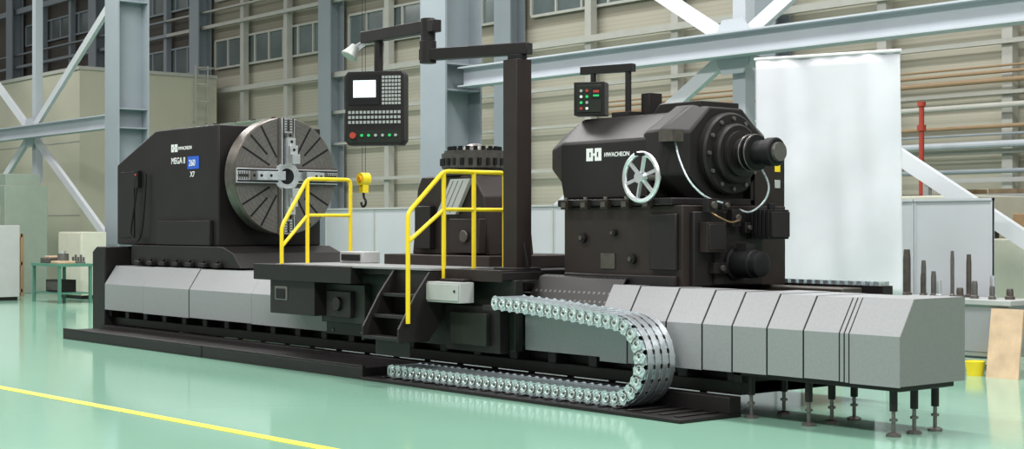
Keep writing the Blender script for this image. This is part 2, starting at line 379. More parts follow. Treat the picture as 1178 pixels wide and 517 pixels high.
def logo(x,y,z,h,par):
    b=B(); w=h*1.75; y0=y-.004
    for a in (0,.56):
        b.box(x+w*a,x+w*(a+.44),y0,y,z,z+h*.3,'white').box(x+w*a,x+w*(a+.44),y0,y,z+h*.7,z+h,'white')
        b.box(x+w*(a+(0 if a==0 else .24)),x+w*(a+(.20 if a==0 else .44)),y0,y,z+h*.3,z+h*.7,'white')
        b.box(x+w*(a+(.30 if a==0 else 0)),x+w*(a+(.44 if a==0 else .14)),y0,y,z+h*.3,z+h*.7,'white')
    b.box(x+w*.44,x+w*.56,y0,y,z+h*.4,z+h*.6,'white')
    return b.make('emblem',par)
logo(-20.15,10.2,2.74,.11,hs)
text('HWACHEON',.068,(-19.93,10.197,2.765),R90,'white',hs)
text('MEGA II',.125,(-20.15,10.197,2.57),R90,'white',hs)
B().box(-19.64,-19.30,10.19,10.2,2.48,2.66,'blue').make('model_tag',hs)
text('260',.125,(-19.59,10.187,2.525),R90,'white',hs)
text('X7',.11,(-19.57,10.197,2.37),R90,'white',hs)
# chuck
cx,cy,cz=-18.3,11.0,2.36
b=B(); b.rev((-18.56,cy,cz),(1,0,0),[(0,.78),(.02,.82),(.24,.82),(.26,.805)],'chuckd',72)
b.rev((-18.299,cy,cz),(1,0,0),[(0,.8),(.004,.8)],'chuck',72)
for r in (.25,.31,.38,.45,.52,.59,.66,.71,.76): b.tor((-18.296,cy,cz),(1,0,0),r,.003,'chuckd',64,5)
for k in range(24):
    if k%6==0: continue
    th=k*math.pi/12; d=Vector((0,math.sin(th),math.cos(th))); q=Vector((-18.294,cy,cz))
    r0=.3 if k%2==0 else .42
    a=Vector((0,math.cos(th),-math.sin(th)))
    if k%2 and k%3: continue
    p=[q+d*r0+a*.013,q+d*.79+a*.013,q+d*.79-a*.013,q+d*r0-a*.013]
    b.add(p+[v+Vector((.003,0,0)) for v in p],[(0,1,2,3),(7,6,5,4),(0,4,5,1),(1,5,6,2),(2,6,7,3),(3,7,4,0)],'black')
b.cyl((-18.3,cy,cz),(-18.27,cy,cz),.2,'silver',36).cyl((-18.27,cy,cz),(-18.265,cy,cz),.11,'black',36)
ch=b.make('chuck',hs,label='round turned-steel chuck face with radial slots')
for k in range(4):
    th=k*math.pi/2; d=Vector((0,math.sin(th),math.cos(th))); a=Vector((0,math.cos(th),-math.sin(th)))
    b=B()
    def obx(r0,r1,w,x0,x1,m,o=0):
        vs=[Vector((x,cy,cz))+d*r+a*(s*w+o) for x in (x0,x1) for r,s in ((r0,-1),(r1,-1),(r1,1),(r0,1))]
        b.add(vs,[(0,1,2,3),(7,6,5,4),(0,4,5,1),(1,5,6,2),(2,6,7,3),(3,7,4,0)],m)
    obx(.14,.81,.13,-18.30,-18.275,'chuckd'); obx(.15,.80,.10,-18.275,-18.23,'silver')
    obx(.16,.80,.012,-18.23,-18.228,'black',.075); obx(.16,.80,.012,-18.23,-18.228,'black',-.075)
    obx(.17,.30,.06,-18.23,-18.02,'silver'); obx(.30,.42,.06,-18.23,-18.08,'silver'); obx(.42,.53,.06,-18.23,-18.14,'silver'); obx(.53,.60,.06,-18.23,-18.18,'chuck')
    obx(.62,.79,.02,-18.23,-18.226,'black')
    for i in range(5): obx(.63+i*.035,.645+i*.035,.055,-18.23,-18.222,'chuckd')
    for r in (.36,.475,.565):
        c=Vector((-18.23,cy,cz))+d*r; b.cyl(c,c+Vector((.152 if r<.4 else .092 if r<.5 else .052,0,0)),.022,'black',10)
    b.make('jaw',ch,bevel=.004,label='stepped steel chuck jaw')
# ================================================================ CARRIAGE
ca=grp('carriage',(-13.7,10.2,1.08),'charcoal lathe carriage with operator platform, steps and tool post','carriage')
b=B()
b.box(-15.25,-11.76,9.72,9.83,.40,1.12,'olive').box(-15.2,-14.3,9.62,9.72,.55,1.0,'olive').box(-12.75,-11.85,9.60,9.72,.38,.85,'dark')
b.box(-15.25,-11.76,9.83,10.12,1.09,1.12,'olive').box(-12.6,-12.0,9.54,9.60,.45,.78,'olive')
b.box(-15.0,-14.5,9.56,9.62,.62,.92,'dark').box(-14.1,-13.7,9.56,9.72,.45,.7,'dark')
b.cyl((-14.75,9.56,.77),(-14.75,9.52,.77),.08,'dark',20)
for i in range(6): b.cyl((-15.1+i*.6,9.72,.45),(-15.1+i*.6,9.705,.45),.02,'chuck',8)
b.make('apron',ca,bevel=.012)
b=B(); b.box(-15.3,-12.3,10.12,11.9,1.09,1.20,'dark').box(-14.9,-12.9,10.3,11.9,1.20,1.34,'dark2'); b.make('saddle',ca,bevel=.01)
b=B(); b.box(-16.4,-14.25,9.40,9.56,1.02,1.21,'dark').box(-16.4,-16.36,9.56,10.1,1.12,1.21,'dark').box(-16.36,-12.75,9.56,10.1,1.13,1.19,'dark')
b.box(-16.1,-15.1,9.46,9.8,.62,1.02,'dark').box(-15.98,-15.7,9.45,9.46,.78,.95,'chuck').box(-15.94,-15.74,9.44,9.45,.80,.92,'black')
b.box(-12.75,-11.8,9.6,10.1,1.12,1.2,'dark').box(-12.75,-11.8,9.58,9.6,1.10,1.22,'dark2')
b.make('platform_frame',ca,bevel=.006)
b=B(); b.box(-16.3,-15.9,9.42,10.1,1.19,1.2,'dark'); b.box(-15.9,-12.78,9.42,10.5,1.2,1.22,'deck').box(-12.78,-11.82,9.61,10.1,1.2,1.215,'deckb'); b.make('deck_plate',ca)
B().box(-15.7,-15.2,10.2,10.45,1.22,1.36,'jbox').box(-15.65,-15.25,10.18,10.2,1.25,1.33,'black').make('way_wiper_box',ca,bevel=.01)
for x in (-13.45,-12.80):
    B().prism('x',[(9.6,1.19),(9.42,1.19),(9.24,.96),(9.02,.60),(9.02,.46),(9.4,.46),(9.6,.7)],x-.015,x+.015,'dark').make('stringer',ca,bevel=.004)
t=B().box(-13.435,-12.815,9.26,9.44,.92,.95,'deckb').box(-13.435,-12.815,9.42,9.43,.74,.92,'dark').make('step_tread',ca)
for k in (1,2): dup(t,(0,-.12*k,-.22*k))
B().box(-13.435,-12.815,9.45,9.46,.95,1.19,'dark').make('riser_plate',ca)
b=B(); b.box(-12.86,-12.22,9.38,9.56,.88,1.09,'jbox').box(-12.84,-12.24,9.37,9.38,.90,1.07,'jbox').cyl((-12.3,9.37,1.0),(-12.3,9.36,1.0),.015,'black',10).box(-12.7,-12.3,9.48,9.62,1.09,1.12,'dark')
b.make('junction_box',ca,bevel=.006,label='light grey electrical junction box')
def rail(x,v0,v1,v2,zb,zt0,ztop,zm0,zm,posts,deck):
    b=B(); r=.024; q=.06
    def rnd(P):
        out=[P[0]]
        for i in range(1,len(P)-1):
            a,c,d=[Vector(p) for p in (P[i-1],P[i],P[i+1])]
            p0=c+(a-c).normalized()*q; p1=c+(d-c).normalized()*q
            for k in range(5):
                t=k/4; out.append(tuple(p0*(1-t)**2+c*2*t*(1-t)+p1*t*t))
        out.append(P[-1]); return out
    b.tube(rnd([(x,v0,zb),(x,v0,zt0),(x,v1,ztop),(x,v2,ztop),(x,v2,deck)]),r,'yellow',12)
    b.tube([(x,v0,zm0),(x,v1,zm),(x,v2,zm)],r*.9,'yellow',12)
    for p,z in posts: b.tube([(x,p,ztop),(x,p,z)],r,'yellow',12)
    b.box(x-.04,x+.04,v2-.04,v2+.04,deck,deck+.01,'yellow')
    return b.make('handrail',ca,label='yellow tubular steel safety handrail')
rail(-12.76,9.12,9.58,10.4,.66,1.80,2.24,1.50,1.84,[(9.58,1.1),(9.98,1.2)],1.21)
rail(-15.80,9.44,9.80,10.42,1.19,1.66,2.24,1.42,1.80,[(9.80,1.2)],1.21)
b=B(); b.box(-12.17,-11.95,9.9,10.1,1.2,3.38,'dark2').box(-12.24,-11.88,9.83,10.17,1.19,1.24,'dark').prism('y',[(-11.95,1.24),(-11.88,1.24),(-11.95,1.5)],9.99,10.01,'dark'); b.cyl((-12.06,10,3.38),(-12.06,10,3.43),.1,'black',20)
b.make('boom_column',ca,bevel=.006)
bo=B(); bo.beam((-11.93,10.06,3.49),(-13.15,9.58,3.49),.13,.12,'dark').cyl((-13.08,9.61,3.40),(-13.08,9.61,3.64),.09,'dark',20)
bo.make('lower_boom',ca,bevel=.008)
bo=B(); bo.cyl((-13.08,9.61,3.62),(-13.08,9.61,3.88),.08,'dark',20).beam((-12.92,9.61,3.79),(-14.3,9.62,3.79),.12,.13,'dark').cyl((-14.02,9.62,3.37),(-14.02,9.62,3.74),.05,'dark',16)
bo.make('upper_boom',ca,bevel=.008)
b=B(); b.beam((-14.3,9.62,3.72),(-14.40,9.55,3.64),.03,.03,'silver'); b.rev((-14.38,9.55,3.70),(-.1,-.5,-.8),[(0,.05),(.05,.06),(.14,.1),(.15,.09)],'jbox',20); b.cyl((-14.28,9.62,3.76),(-14.38,9.55,3.70),.015,'silver',8)
b.make('work_lamp',ca,label='small silver work lamp')
# control panel
pn=B(); w,h=.34,.41
pn.prism('y',[(-w+.04,-h),(w-.04,-h),(w,-h+.05),(w,h-.04),(w-.03,h),(-w+.03,h),(-w,h-.04),(-w,-h+.05)],-.06,.12,'dark')
pn.box(-.2,.2,.12,.2,-.3,.3,'dark')
pa=pn.make('control_panel',ca,bevel=.008,label='dark pendant control panel with lit screen and keys')
oz=WL['control_panel'].copy()
ppos=Vector((-14.02,9.61,2.97)); pa.location=ppos-WL[ca.name]; pa.location.z-=.41
pa.rotation_euler=(0,0,math.radians(38))
def pl(bld,name,**k):
    o=bld.make(name,pa,local=True,**k); o.location=o.location-oz; return o
pl(B().box(-.3,.06,-.07,-.06,.04,.37,'black'),'screen_bezel'); pl(B().box(-.24,.02,-.075,-.07,.12,.31,'screen'),'screen')
k0=pl(B().box(.09,.118,-.07,-.06,.04,.068,'key'),'key')
for i in range(6):
    for j in range(8):
        if i+j: c=k0.copy(); COL.objects.link(c); c.location=k0.location+Vector((i*.037,0,j*.041))
k1=pl(B().box(-.3,-.27,-.07,-.06,-.06,-.028,'key'),'function_key')
for i in range(14):
    for j in range(3):
        if i+j: c=k1.copy(); COL.objects.link(c); c.location=k1.location+Vector((i*.044,0,-j*.055))
pl(B().box(-.31,.31,-.065,-.06,-.38,-.24,'olive'),'button_plate')
pl(B().cyl((-.24,-.06,-.3),(-.24,-.1,-.3),.035,'red',20),'emergency_button')
for i,x in enumerate((-.14,-.06,.02,.10,.18,.25)):
    pl(B().cyl((x,-.06,-.3),(x,-.085,-.3),.016,'grn' if i in(0,1,4) else 'key',14),'push_button')
# tool post
tx,ty=-13.82,10.82
b=B(); b.prism('y',[(-14.6,1.34),(-14.5,2.1),(-14.42,2.24),(-13.45,2.24),(-13.25,2.0),(-13.15,1.34)],10.5,11.15,'dark2')
b.make('compound_slide',ca,bevel=.015)
b=B(); b.box(-13.75,-13.2,10.40,10.5,1.36,1.75,'dark2').cyl((-13.45,10.40,1.55),(-13.45,10.36,1.55),.07,'chuckd',16).box(-14.45,-14.15,10.42,10.5,1.4,1.9,'dark'); b.make('slide_bracket',ca,bevel=.01)
b=B(); b.prism('y',[(-14.05,1.80),(-13.78,2.2),(-13.42,2.2),(-13.69,1.80)],10.44,10.49,'jbox')
for i in range(3): b.add([(-13.98+i*.09,10.438,1.82),(-13.97+i*.09,10.438,1.82),(-13.72+i*.09,10.438,2.18),(-13.73+i*.09,10.438,2.18)],[(0,1,2,3)],'black')
b.make('slide_guard',ca,label='sloping light grey guard plate')
b=B(); b.cyl((tx,ty,2.24),(tx,ty,2.33),.36,'dark',32).cyl((tx,ty,2.33),(tx,ty,2.50),.385,'turret',12).cyl((tx,ty,2.5),(tx,ty,2.53),.35,'turret',32).sph((tx,ty,2.54),.14,'chuck',20,.6)
for i in range(20):
    th=i*math.pi/10; x=tx+.29*math.cos(th); y=ty+.29*math.sin(th); b.cyl((x,y,2.53),(x,y,2.58),.028,'black',6)
for i in range(24):
    th=i*math.pi/12; x=tx+.375*math.cos(th); y=ty+.375*math.sin(th); b.box(x-.02,x+.02,y-.02,y+.02,2.36,2.44,'black')
b.make('tool_turret',ca,label='round bolted grey steel tool turret')
# ================================================================ TAILSTOCK
ts=grp('tailstock',(-10.8,10.95,1.08),'charcoal lathe tailstock with handwheel, rear spindle nose and motors','tailstock')
b=B(); b.box(-11.5,-9.85,10.15,11.6,1.09,1.86,'dark2').box(-11.56,-9.95,10.11,11.65,1.86,1.93,'dark')
b.box(-9.86,-9.8,10.25,11.2,1.1,1.8,'dark')
b.box(-11.45,-9.9,10.10,10.15,1.10,1.2,'dark').box(-10.25,-9.9,10.11,10.15,1.25,1.78,'dark')
b.make('tailstock_base',ts,bevel=.012)
bb=B().box(-11.45,-11.35,10.06,10.11,1.83,1.92,'clamp').box(-11.43,-11.37,10.045,10.06,1.85,1.9,'chuckd').cyl((-11.40,10.085,1.92),(-11.40,10.085,1.95),.022,'chuck',8).make('clamp_bolt',ts)
for k in range(1,5): dup(bb,(.29*k,0,0))
for (x,z,r) in ((-11.2,1.55,.05),(-10.75,1.6,.035),(-10.5,1.35,.05)):
    B().cyl((x,10.15,z),(x,10.11,z),r,'dark',20).cyl((x,10.11,z),(x,10.09,z),r*.5,'chuckd',6).make('lubrication_cap',ts)
B().box(-10.95,-10.75,10.14,10.15,1.25,1.4,'chuckd').make('rating_plate',ts)
prof=[(10.2,1.93),(10.2,2.50),(10.48,2.76),(11.4,2.76),(11.68,2.5),(11.68,1.93)]
b=B(); b.loft([(-12.0,[(10.42,2.25),(10.42,2.46),(10.58,2.60),(11.3,2.60),(11.45,2.46),(11.45,2.25)]),(-11.6,[(10.2,2.1),(10.2,2.50),(10.46,2.73),(11.42,2.73),(11.68,2.5),(11.68,2.1)]),(-11.56,[(10.2,1.93),(10.2,2.50),(10.48,2.76),(11.4,2.76),(11.68,2.5),(11.68,1.93)]),(-10.35,prof)],'dark')
b.make('quill_housing',ts,bevel=.02)
b=B()
def octp(cy,cz,rx,rz,c=.45): return [(cy-rx,cz-rz*c),(cy-rx,cz+rz*c),(cy-rx*c,cz+rz),(cy+rx*c,cz+rz),(cy+rx,cz+rz*c),(cy+rx,cz-rz*c),(cy+rx*c,cz-rz),(cy-rx*c,cz-rz)]
A=octp(10.93,2.36,.74,.47); C=octp(10.95,2.36,.5,.45)
b.loft([(-10.45,octp(10.93,2.36,.7,.42)),(-10.36,A),(-10.18,A),(-10.04,C)],'dark'); b.make('end_housing',ts,bevel=.02)
b=B(); b.rev((-10.05,10.95,2.36),(1,0,0),[(0,.40),(.08,.40),(.1,.38),(.1,.29),(.16,.29),(.18,.27),(.18,.2)],'dark',48)
for i in range(12):
    th=i*math.pi/6; b.cyl((-9.95,10.95+.34*math.cos(th),2.36+.34*math.sin(th)),(-9.93,10.95+.34*math.cos(th),2.36+.34*math.sin(th)),.02,'chuck',8)
b.make('end_flange',ts)
b=B(); b.rev((-9.88,10.95,2.36),(1,0,0),[(0,.22),(.05,.22),(.06,.15),(.09,.15)],'dark',40)
b.rev((-9.79,10.95,2.36),(1,0,0),[(0,.12),(.02,.12),(.025,.17),(.08,.17),(.085,.12),(.10,.12),(.105,.17),(.15,.17),(.155,.115),(.28,.115),(.29,.135),(.38,.135),(.39,.12),(.39,.07)],'black',40); b.rev((-9.4,10.95,2.36),(1,0,0),[(0,.09),(.04,.09)],'chuck',24)
b.tor((-9.73,10.95,2.36),(1,0,0),.172,.006,'chuck',40,6).tor((-9.66,10.95,2.36),(1,0,0),.172,.006,'chuck',40,6)
b.make('spindle_nose',ts)
b=B(); b.cyl((-12.0,10.95,2.40),(-12.35,10.95,2.40),.11,'dark',24).rev((-12.35,10.95,2.40),(-1,0,0),[(0,.06),(.2,.005)],'silver',20); b.make('quill_centre',ts)
hx,hy,hz=-10.2,9.96,2.12
b=B(); b.tor((hx,hy,hz),(0,1,0),.222,.024,'silver',48,12).cyl((hx,hy-.04,hz),(hx,hy+.03,hz),.055,'silver',20).cyl((hx,hy,hz),(hx,10.2,hz),.03,'chuck',16)
for i in range(6):
    th=i*math.pi/3+.3; b.beam((hx+.04*math.cos(th),hy,hz+.04*math.sin(th)),(hx+.21*math.cos(th),hy,hz+.21*math.sin(th)),.022,.032,'silver')
b.cyl((hx+.22*math.cos(1.3),hy-.03,hz+.22*math.sin(1.3)),(hx+.22*math.cos(1.3),hy-.13,hz+.22*math.sin(1.3)),.018,'black',12)
b.make('handwheel',ts,label='polished six-spoke handwheel')
b=B(); b.box(-10.2,-10.02,10.19,10.34,2.46,2.57,'chuckd').tube([(-10.09,10.30,2.46),(-9.99,10.26,2.28),(-9.88,10.28,2.08),(-9.78,10.38,1.94),(-9.72,10.55,1.88)],.010,'zinc',10,6)
b.make('flexible_hose',ts,label='thin silver flexible hose')
b=B(); b.tube([(-9.66,11.02,2.22),(-9.6,11.06,2.05),(-9.62,11.02,1.9),(-9.70,10.92,1.80),(-9.78,10.85,1.82)],.010,'zinc',10,6); b.make('flexible_hose',ts,label='thin silver flexible hose')
logo(-11.22,10.2,2.31,.125,ts)
text('HWACHEON',.06,(-10.96,10.197,2.345),R90,'white',ts)
b=B(); b.box(-10.55,-9.95,11.2,11.7,1.55,2.48,'dark').box(-9.95,-9.94,11.25,11.65,1.6,2.43,'dark2').box(-9.94,-9.935,11.54,11.62,2.2,2.28,'yellow').box(-9.94,-9.935,11.54,11.62,2.04,2.12,'jbox')
b.make('side_cabinet',ts,bevel=.01)
b=B(); b.box(-9.82,-9.5,11.0,11.25,1.56,1.80,'dark')
for i in range(6): b.box(-9.8+i*.05,-9.78+i*.05,10.98,11.27,1.54,1.82,'black')
b.cyl((-9.6,11.1,1.82),(-9.6,11.1,1.88),.04,'black',12)
b.make('feed_motor',ts,bevel=.004)
b=B(); b.rev((-9.80,10.78,1.31),(1,0,0),[(0,.16),(.06,.16),(.07,.135),(.28,.135),(.29,.12),(.36,.12),(.38,.08)],'black',32).box(-9.7,-9.58,10.72,10.84,1.43,1.50,'dark'); b.box(-9.80,-9.77,10.5,11.0,1.12,1.52,'dark')
b.make('drive_motor',ts)
b=B(); b.box(-9.80,-9.70,10.32,10.58,1.42,1.7,'dark2').box(-9.70,-9.69,10.34,10.56,1.44,1.68,'dark'); b.make('terminal_box',ts,bevel=.006)
for k,(y,z,w_,h_) in enumerate(((10.36,1.8,.14,.12),(10.56,1.82,.1,.08),(10.7,1.66,.12,.16),(10.88,1.6,.08,.1),(10.45,1.22,.2,.1))):
    B().box(-9.8,-9.73,y,y+w_,z,z+h_,'dark').cyl((-9.73,y+w_/2,z+h_/2),(-9.70,y+w_/2,z+h_/2),min(w_,h_)*.3,'chuckd',10).make('valve_block',ts,bevel=.004)
b=B(); b.tube([(-9.76,10.42,1.8),(-9.68,10.45,1.75),(-9.66,10.6,1.7),(-9.7,10.76,1.72)],.008,'copper',8,5); b.make('oil_pipe',ts)
b=B(); b.cyl((-11.08,10.64,2.76),(-11.08,10.64,3.26),.032,'dark',16).beam((-11.02,10.66,3.26),(-11.62,10.5,3.26),.08,.08,'dark').cyl((-11.48,10.53,3.10),(-11.48,10.53,3.24),.03,'dark',12).box(-11.2,-10.95,10.52,10.78,2.76,2.81,'dark')
b.make('box_arm',ts,bevel=.004)
B().box(-10.98,-10.86,10.72,10.9,2.76,3.0,'dark').make('relay_housing',ts,bevel=.006)
B().prism('y',[(-10.75,2.76),(-10.65,2.87),(-10.1,2.87),(-10.1,2.80),(-10.3,2.76)],10.65,11.2,'dark').make('top_cover',ts,bevel=.01)
sb=B().box(-.16,.16,-.1,.1,0,.34,'dark').box(-.13,.13,-.11,-.1,.03,.31,'olive').make('operator_box',ts,bevel=.006)
sb.location=Vector((-11.48,10.5,2.79))-WL[ts.name]; sb.rotation_euler=(0,0,math.radians(35))
o2=WL['operator_box']
for i in range(2):
    for j in range(4):
        q=B().cyl((-.08+i*.06,-.11,.07+j*.06),(-.08+i*.06,-.122,.07+j*.06),.015,['red','grn','white','key','grn'][(i*2+j)%5],12).make('push_button',sb,local=True); q.location-=o2
q=B().box(.03,.12,-.115,-.11,.17,.28,'black').box(.045,.105,-.117,-.115,.23,.255,'red').box(.045,.105,-.117,-.115,.19,.21,'grn').make('display',sb,local=True); q.location-=o2
# ================================================================ CABLE CARRIER
cc=grp('cable_carrier',(-11.5,9.55,.035),'silver articulated cable carrier chain looping over floor track','cable carrier')
X0=-11.68
def zc(x): 
    t=(x-X0)/(-9.95-X0); return .91-.11*t+.012*math.sin(t*math.pi)
R=.345
P=[]
for i in range(60): 
    xx=X0+(-9.95-X0)*i/59; P.append((xx,zc(xx)))
for i in range(1,60):
    th=math.pi/2-math.pi*i/60; P.append((-9.95+R*math.cos(th),.455+R*math.sin(th)))
for i in range(100): P.append((-9.95-3.55*i/99,.11))
L=[0]
for i in range(1,len(P)): L.append(L[-1]+math.dist(P[i],P[i-1]))
def at(s):
    for i in range(1,len(P)):
        if L[i]>=s:
            t=(s-L[i-1])/(L[i]-L[i-1]); return (P[i-1][0]+(P[i][0]-P[i-1][0])*t,P[i-1][1]+(P[i][1]-P[i-1][1])*t)
    return P[-1]
pitch=.115; N=int(L[-1]/pitch)
b=B(); hl=.068; hh=.074
pts=[(-hl,-hh*.45),(-hl,hh*.45),(-hl*.65,hh*.85),(-hl*.3,hh),(hl*.3,hh*.82),(hl*.7,hh*.82),(hl,hh*.45),(hl,-hh*.45),(hl*.7,-hh*.82),(hl*.3,-hh*.82),(-hl*.3,-hh),(-hl*.65,-hh*.85)]
for y0,y1,sg in ((-.19,-.18,-1),(.18,.19,1)):
    b.prism('y',pts,y0,y1,'zinc')
    yo=-.19 if sg<0 else .19
    b.tor((-.03,yo,0),(0,1,0),.034,.007,'silver',20,6).cyl((-.03,yo,0),(-.03,yo+sg*.004,0),.012,'chuckd',10)
    for zz in (.045,-.045): b.cyl((.038,yo,zz),(.038,yo+sg*.004,zz),.007,'chuckd',8)
    b.box(.028,.048,min(yo,yo+sg*.003),max(yo,yo+sg*.003),-.03,.03,'chuck')
b.box(-.045,.045,-.178,.178,.052,.06,'zinc').box(-.045,.045,-.178,.178,-.06,-.052,'zinc')
lk=b.make('chain_link',cc); lo=WL[lk.name].copy()
lk.data.transform(Matrix.Translation(lo)); 
first=True
for i in range(N):
    a=at(i*pitch+.01); c=at((i+1)*pitch); ang=math.atan2(c[1]-a[1],c[0]-a[0])
    o=lk if first else lk.copy()
    if not first: COL.objects.link(o); o.parent=cc
    first=False
    o.location=Vector(((a[0]+c[0])/2,9.55,(a[1]+c[1])/2))-WL[cc.name]; o.rotation_euler=(0,-ang,0)
for k,(y,r,m_) in enumerate(((9.43,.022,'black'),(9.5,.026,'jbox'),(9.6,.02,'black'),(9.66,.026,'jbox'))):
    B().tube([(at(s)[0],y,at(s)[1]) for s in [L[-1]*i/90 for i in range(91)]],r,m_,8).make('carried_cable',cc)
for y in (9.43,9.52,9.61,9.70):
    b=B(); K=30; vs=[];fs=[]
    for i in range(K+1):
        th=math.pi/2+.25-(math.pi+.5)*i/K
        for rr in (R+.066,R+.072):
            for yy in (y-.03,y+.03): vs.append((-9.95+rr*math.cos(th),yy,.455+rr*math.sin(th)))
    for i in range(K):
        o=i*4
        for a_,b_ in ((0,1),(1,3),(3,2),(2,0)): fs.append((o+a_,o+b_,o+4+b_,o+4+a_))
    fs+= [(0,1,3,2),(K*4,K*4+1,K*4+3,K*4+2)]
    b.add(vs,fs,'silver').make('steel_band',cc,label='smooth curved steel cover band')
B().box(-11.85,-11.6,9.38,9.7,.83,.88,'dark').make('chain_bracket',cc)
# ================================================================ LEFT BACKGROUND
X,Y=-32.3,13.7
b=B()
b.box(X-.75,X+.75,Y-.4,Y+.4,.8,.86,'tgreen')
for sx in (-.7,.7):
    for sy in (-.35,.35): b.box(X+sx-.03,X+sx+.03,Y+sy-.03,Y+sy+.03,0,.8,'tgreen')
b.box(X-.7,X+.7,Y-.35,Y+.35,.2,.23,'tgreen')
b.make('workbench',label='green steel workbench with lower shelf',category='workbench')
B().box(X-.6,X-.1,Y-.25,Y+.2,.86,.98,'chuckd').box(X-.5,X-.2,Y-.2,Y+.1,.98,1.02,'wood').make('tool_tray',label='dark tool tray resting on green workbench',category='tray',bevel=.01)
B().box(X+.1,X+.5,Y-.3,Y+.1,.86,.92,'wood').make('wooden_block',label='flat wooden block on green workbench',category='wood block',bevel=.01)
B().cyl((X+.3,Y-.1,.92),(X+.3,Y-.1,1.08),.12,'chuck',20).cyl((X+.3,Y-.1,1.08),(X+.3,Y-.1,1.14),.06,'silver',16).make('machined_flange',label='turned steel flange sitting on wooden block',category='machined part')
for k in range(5):
    B().rev((X-.05+k*.14,Y+.28,.86),(0,0,1),[(0,.04),(.03,.04),(.04,.025),(.14+.05*(k%2),.025)],'chuck',12).make('machined_pin',label='small machined steel pin standing on green workbench',category='machined part',group='steel pins on the workbench')
B().box(X-.4,X+.3,Y-.2,Y+.2,.235,.5,'dark').box(X-.35,X+.25,Y-.21,Y-.2,.27,.46,'chuckd').make('storage_crate',label='dark crate on lower shelf of green workbench',category='crate',bevel=.01)
def cab(x0,x1,y0,y1,h,m,label):
    b=B(); b.box(x0,x1,y0,y1,.08,h,m).box(x0+.05,x1-.05,y0+.03,y1-.03,0,.08,'dark')
    e=b.make('storage_cabinet',label=label,category='cabinet',bevel=.01)
    mid=(x0+x1)/2
    B().box(x0+.03,mid-.01,y0-.02,y0,.12,h-.04,m).box(mid-.08,mid-.05,y0-.04,y0-.02,h*.5,h*.5+.15,'silver').make('cabinet_door',e)
    B().box(mid+.01,x1-.03,y0-.02,y0,.12,h-.04,m).box(mid+.05,mid+.08,y0-.04,y0-.02,h*.5,h*.5+.15,'silver').make('cabinet_door',e)
cab(-34.9,-33.7,12.6,13.3,1.7,'jbox','light grey two-door storage cabinet')
cab(-34.6,-33.3,14.6,15.2,1.55,'cream','cream two-door storage cabinet near workbench')
cab(-37.6,-36,12.0,12.7,1.75,'white','white two-door storage cabinet')
b=B(); b.box(-40.6,-37.2,14.3,15.4,0,2.7,'pgreen').box(-40.2,-38.4,14.28,14.3,.8,2.3,'tgreen').box(-40.1,-38.5,14.26,14.28,1.2,2.2,'glass').box(-38.2,-37.5,14.27,14.3,1.3,2.2,'cream').box(-40.4,-37.4,14.4,15.3,2.7,3.0,'pgreen')
b.make('green_machine_tool',label='pale green enclosed machine tool by beige block',category='machine',bevel=.02)
X,Y=-30.7,14.9
b=B(); b.box(X-.6,X+.6,Y-.35,Y+.35,.7,.75,'tgreen')
for sx in (-.55,.55):
    for sy in (-.3,.3): b.box(X+sx-.03,X+sx+.03,Y+sy-.03,Y+sy+.03,0,.7,'tgreen')
b.make('workbench',label='low green steel work table beside beige block',category='workbench')
b=B(); b.box(X-.4,X+.2,Y-.2,Y+.2,.75,1.0,'brown').box(X-.35,X+.15,Y-.15,Y+.15,1.0,1.12,'dark'); b.make('parts_box',label='brown parts box stacked on low green table',category='box',bevel=.01)
b=B()
for xx in (-36.3,-35.6):
    for yy in (13.8,14.1): b.box(xx-.04,xx+.04,yy-.04,yy+.04,0,1.5,'brown')
for z in (.1,.75,1.42): b.box(-36.3,-35.6,13.76,13.8,z,z+.08,'brown').box(-36.3,-35.6,14.1,14.14,z,z+.08,'brown').box(-36.34,-36.3,13.8,14.1,z,z+.08,'brown').box(-35.6,-35.56,13.8,14.1,z,z+.08,'brown')
b.make('wooden_crate_frame',label='open brown wooden crate frame standing on floor',category='crate')
hx,hy=-18.6,12.5
b=B(); b.cyl((hx-.04,hy,2.42),(hx-.04,hy,10.9),.004,'black',6).cyl((hx+.04,hy,2.42),(hx+.04,hy,10.9),.004,'black',6)
e=b.make('crane_hook',label='yellow crane hook block hanging on wire ropes',category='crane hook')
B().rev((hx,hy-.07,2.36),(0,1,0),[(0,.095),(.14,.095)],'yellow',24).cyl((hx,hy-.09,2.36),(hx,hy-.07,2.36),.04,'orange',16).box(hx-.05,hx+.05,hy-.05,hy+.05,2.16,2.28,'yellow').make('sheave_block',e)
B().tube([(hx,hy,2.18),(hx,hy,2.10),(hx+.05,hy,2.04),(hx+.04,hy,1.98),(hx-.03,hy,1.96),(hx-.07,hy,2.02)],.018,'dark',10,6).make('hook',e)
B().box(hx-.2,hx+.2,-5,22.5,10.9,11.5,'colgrey').make('crane_girder',label='overhead crane girder spanning the hall',category='crane')
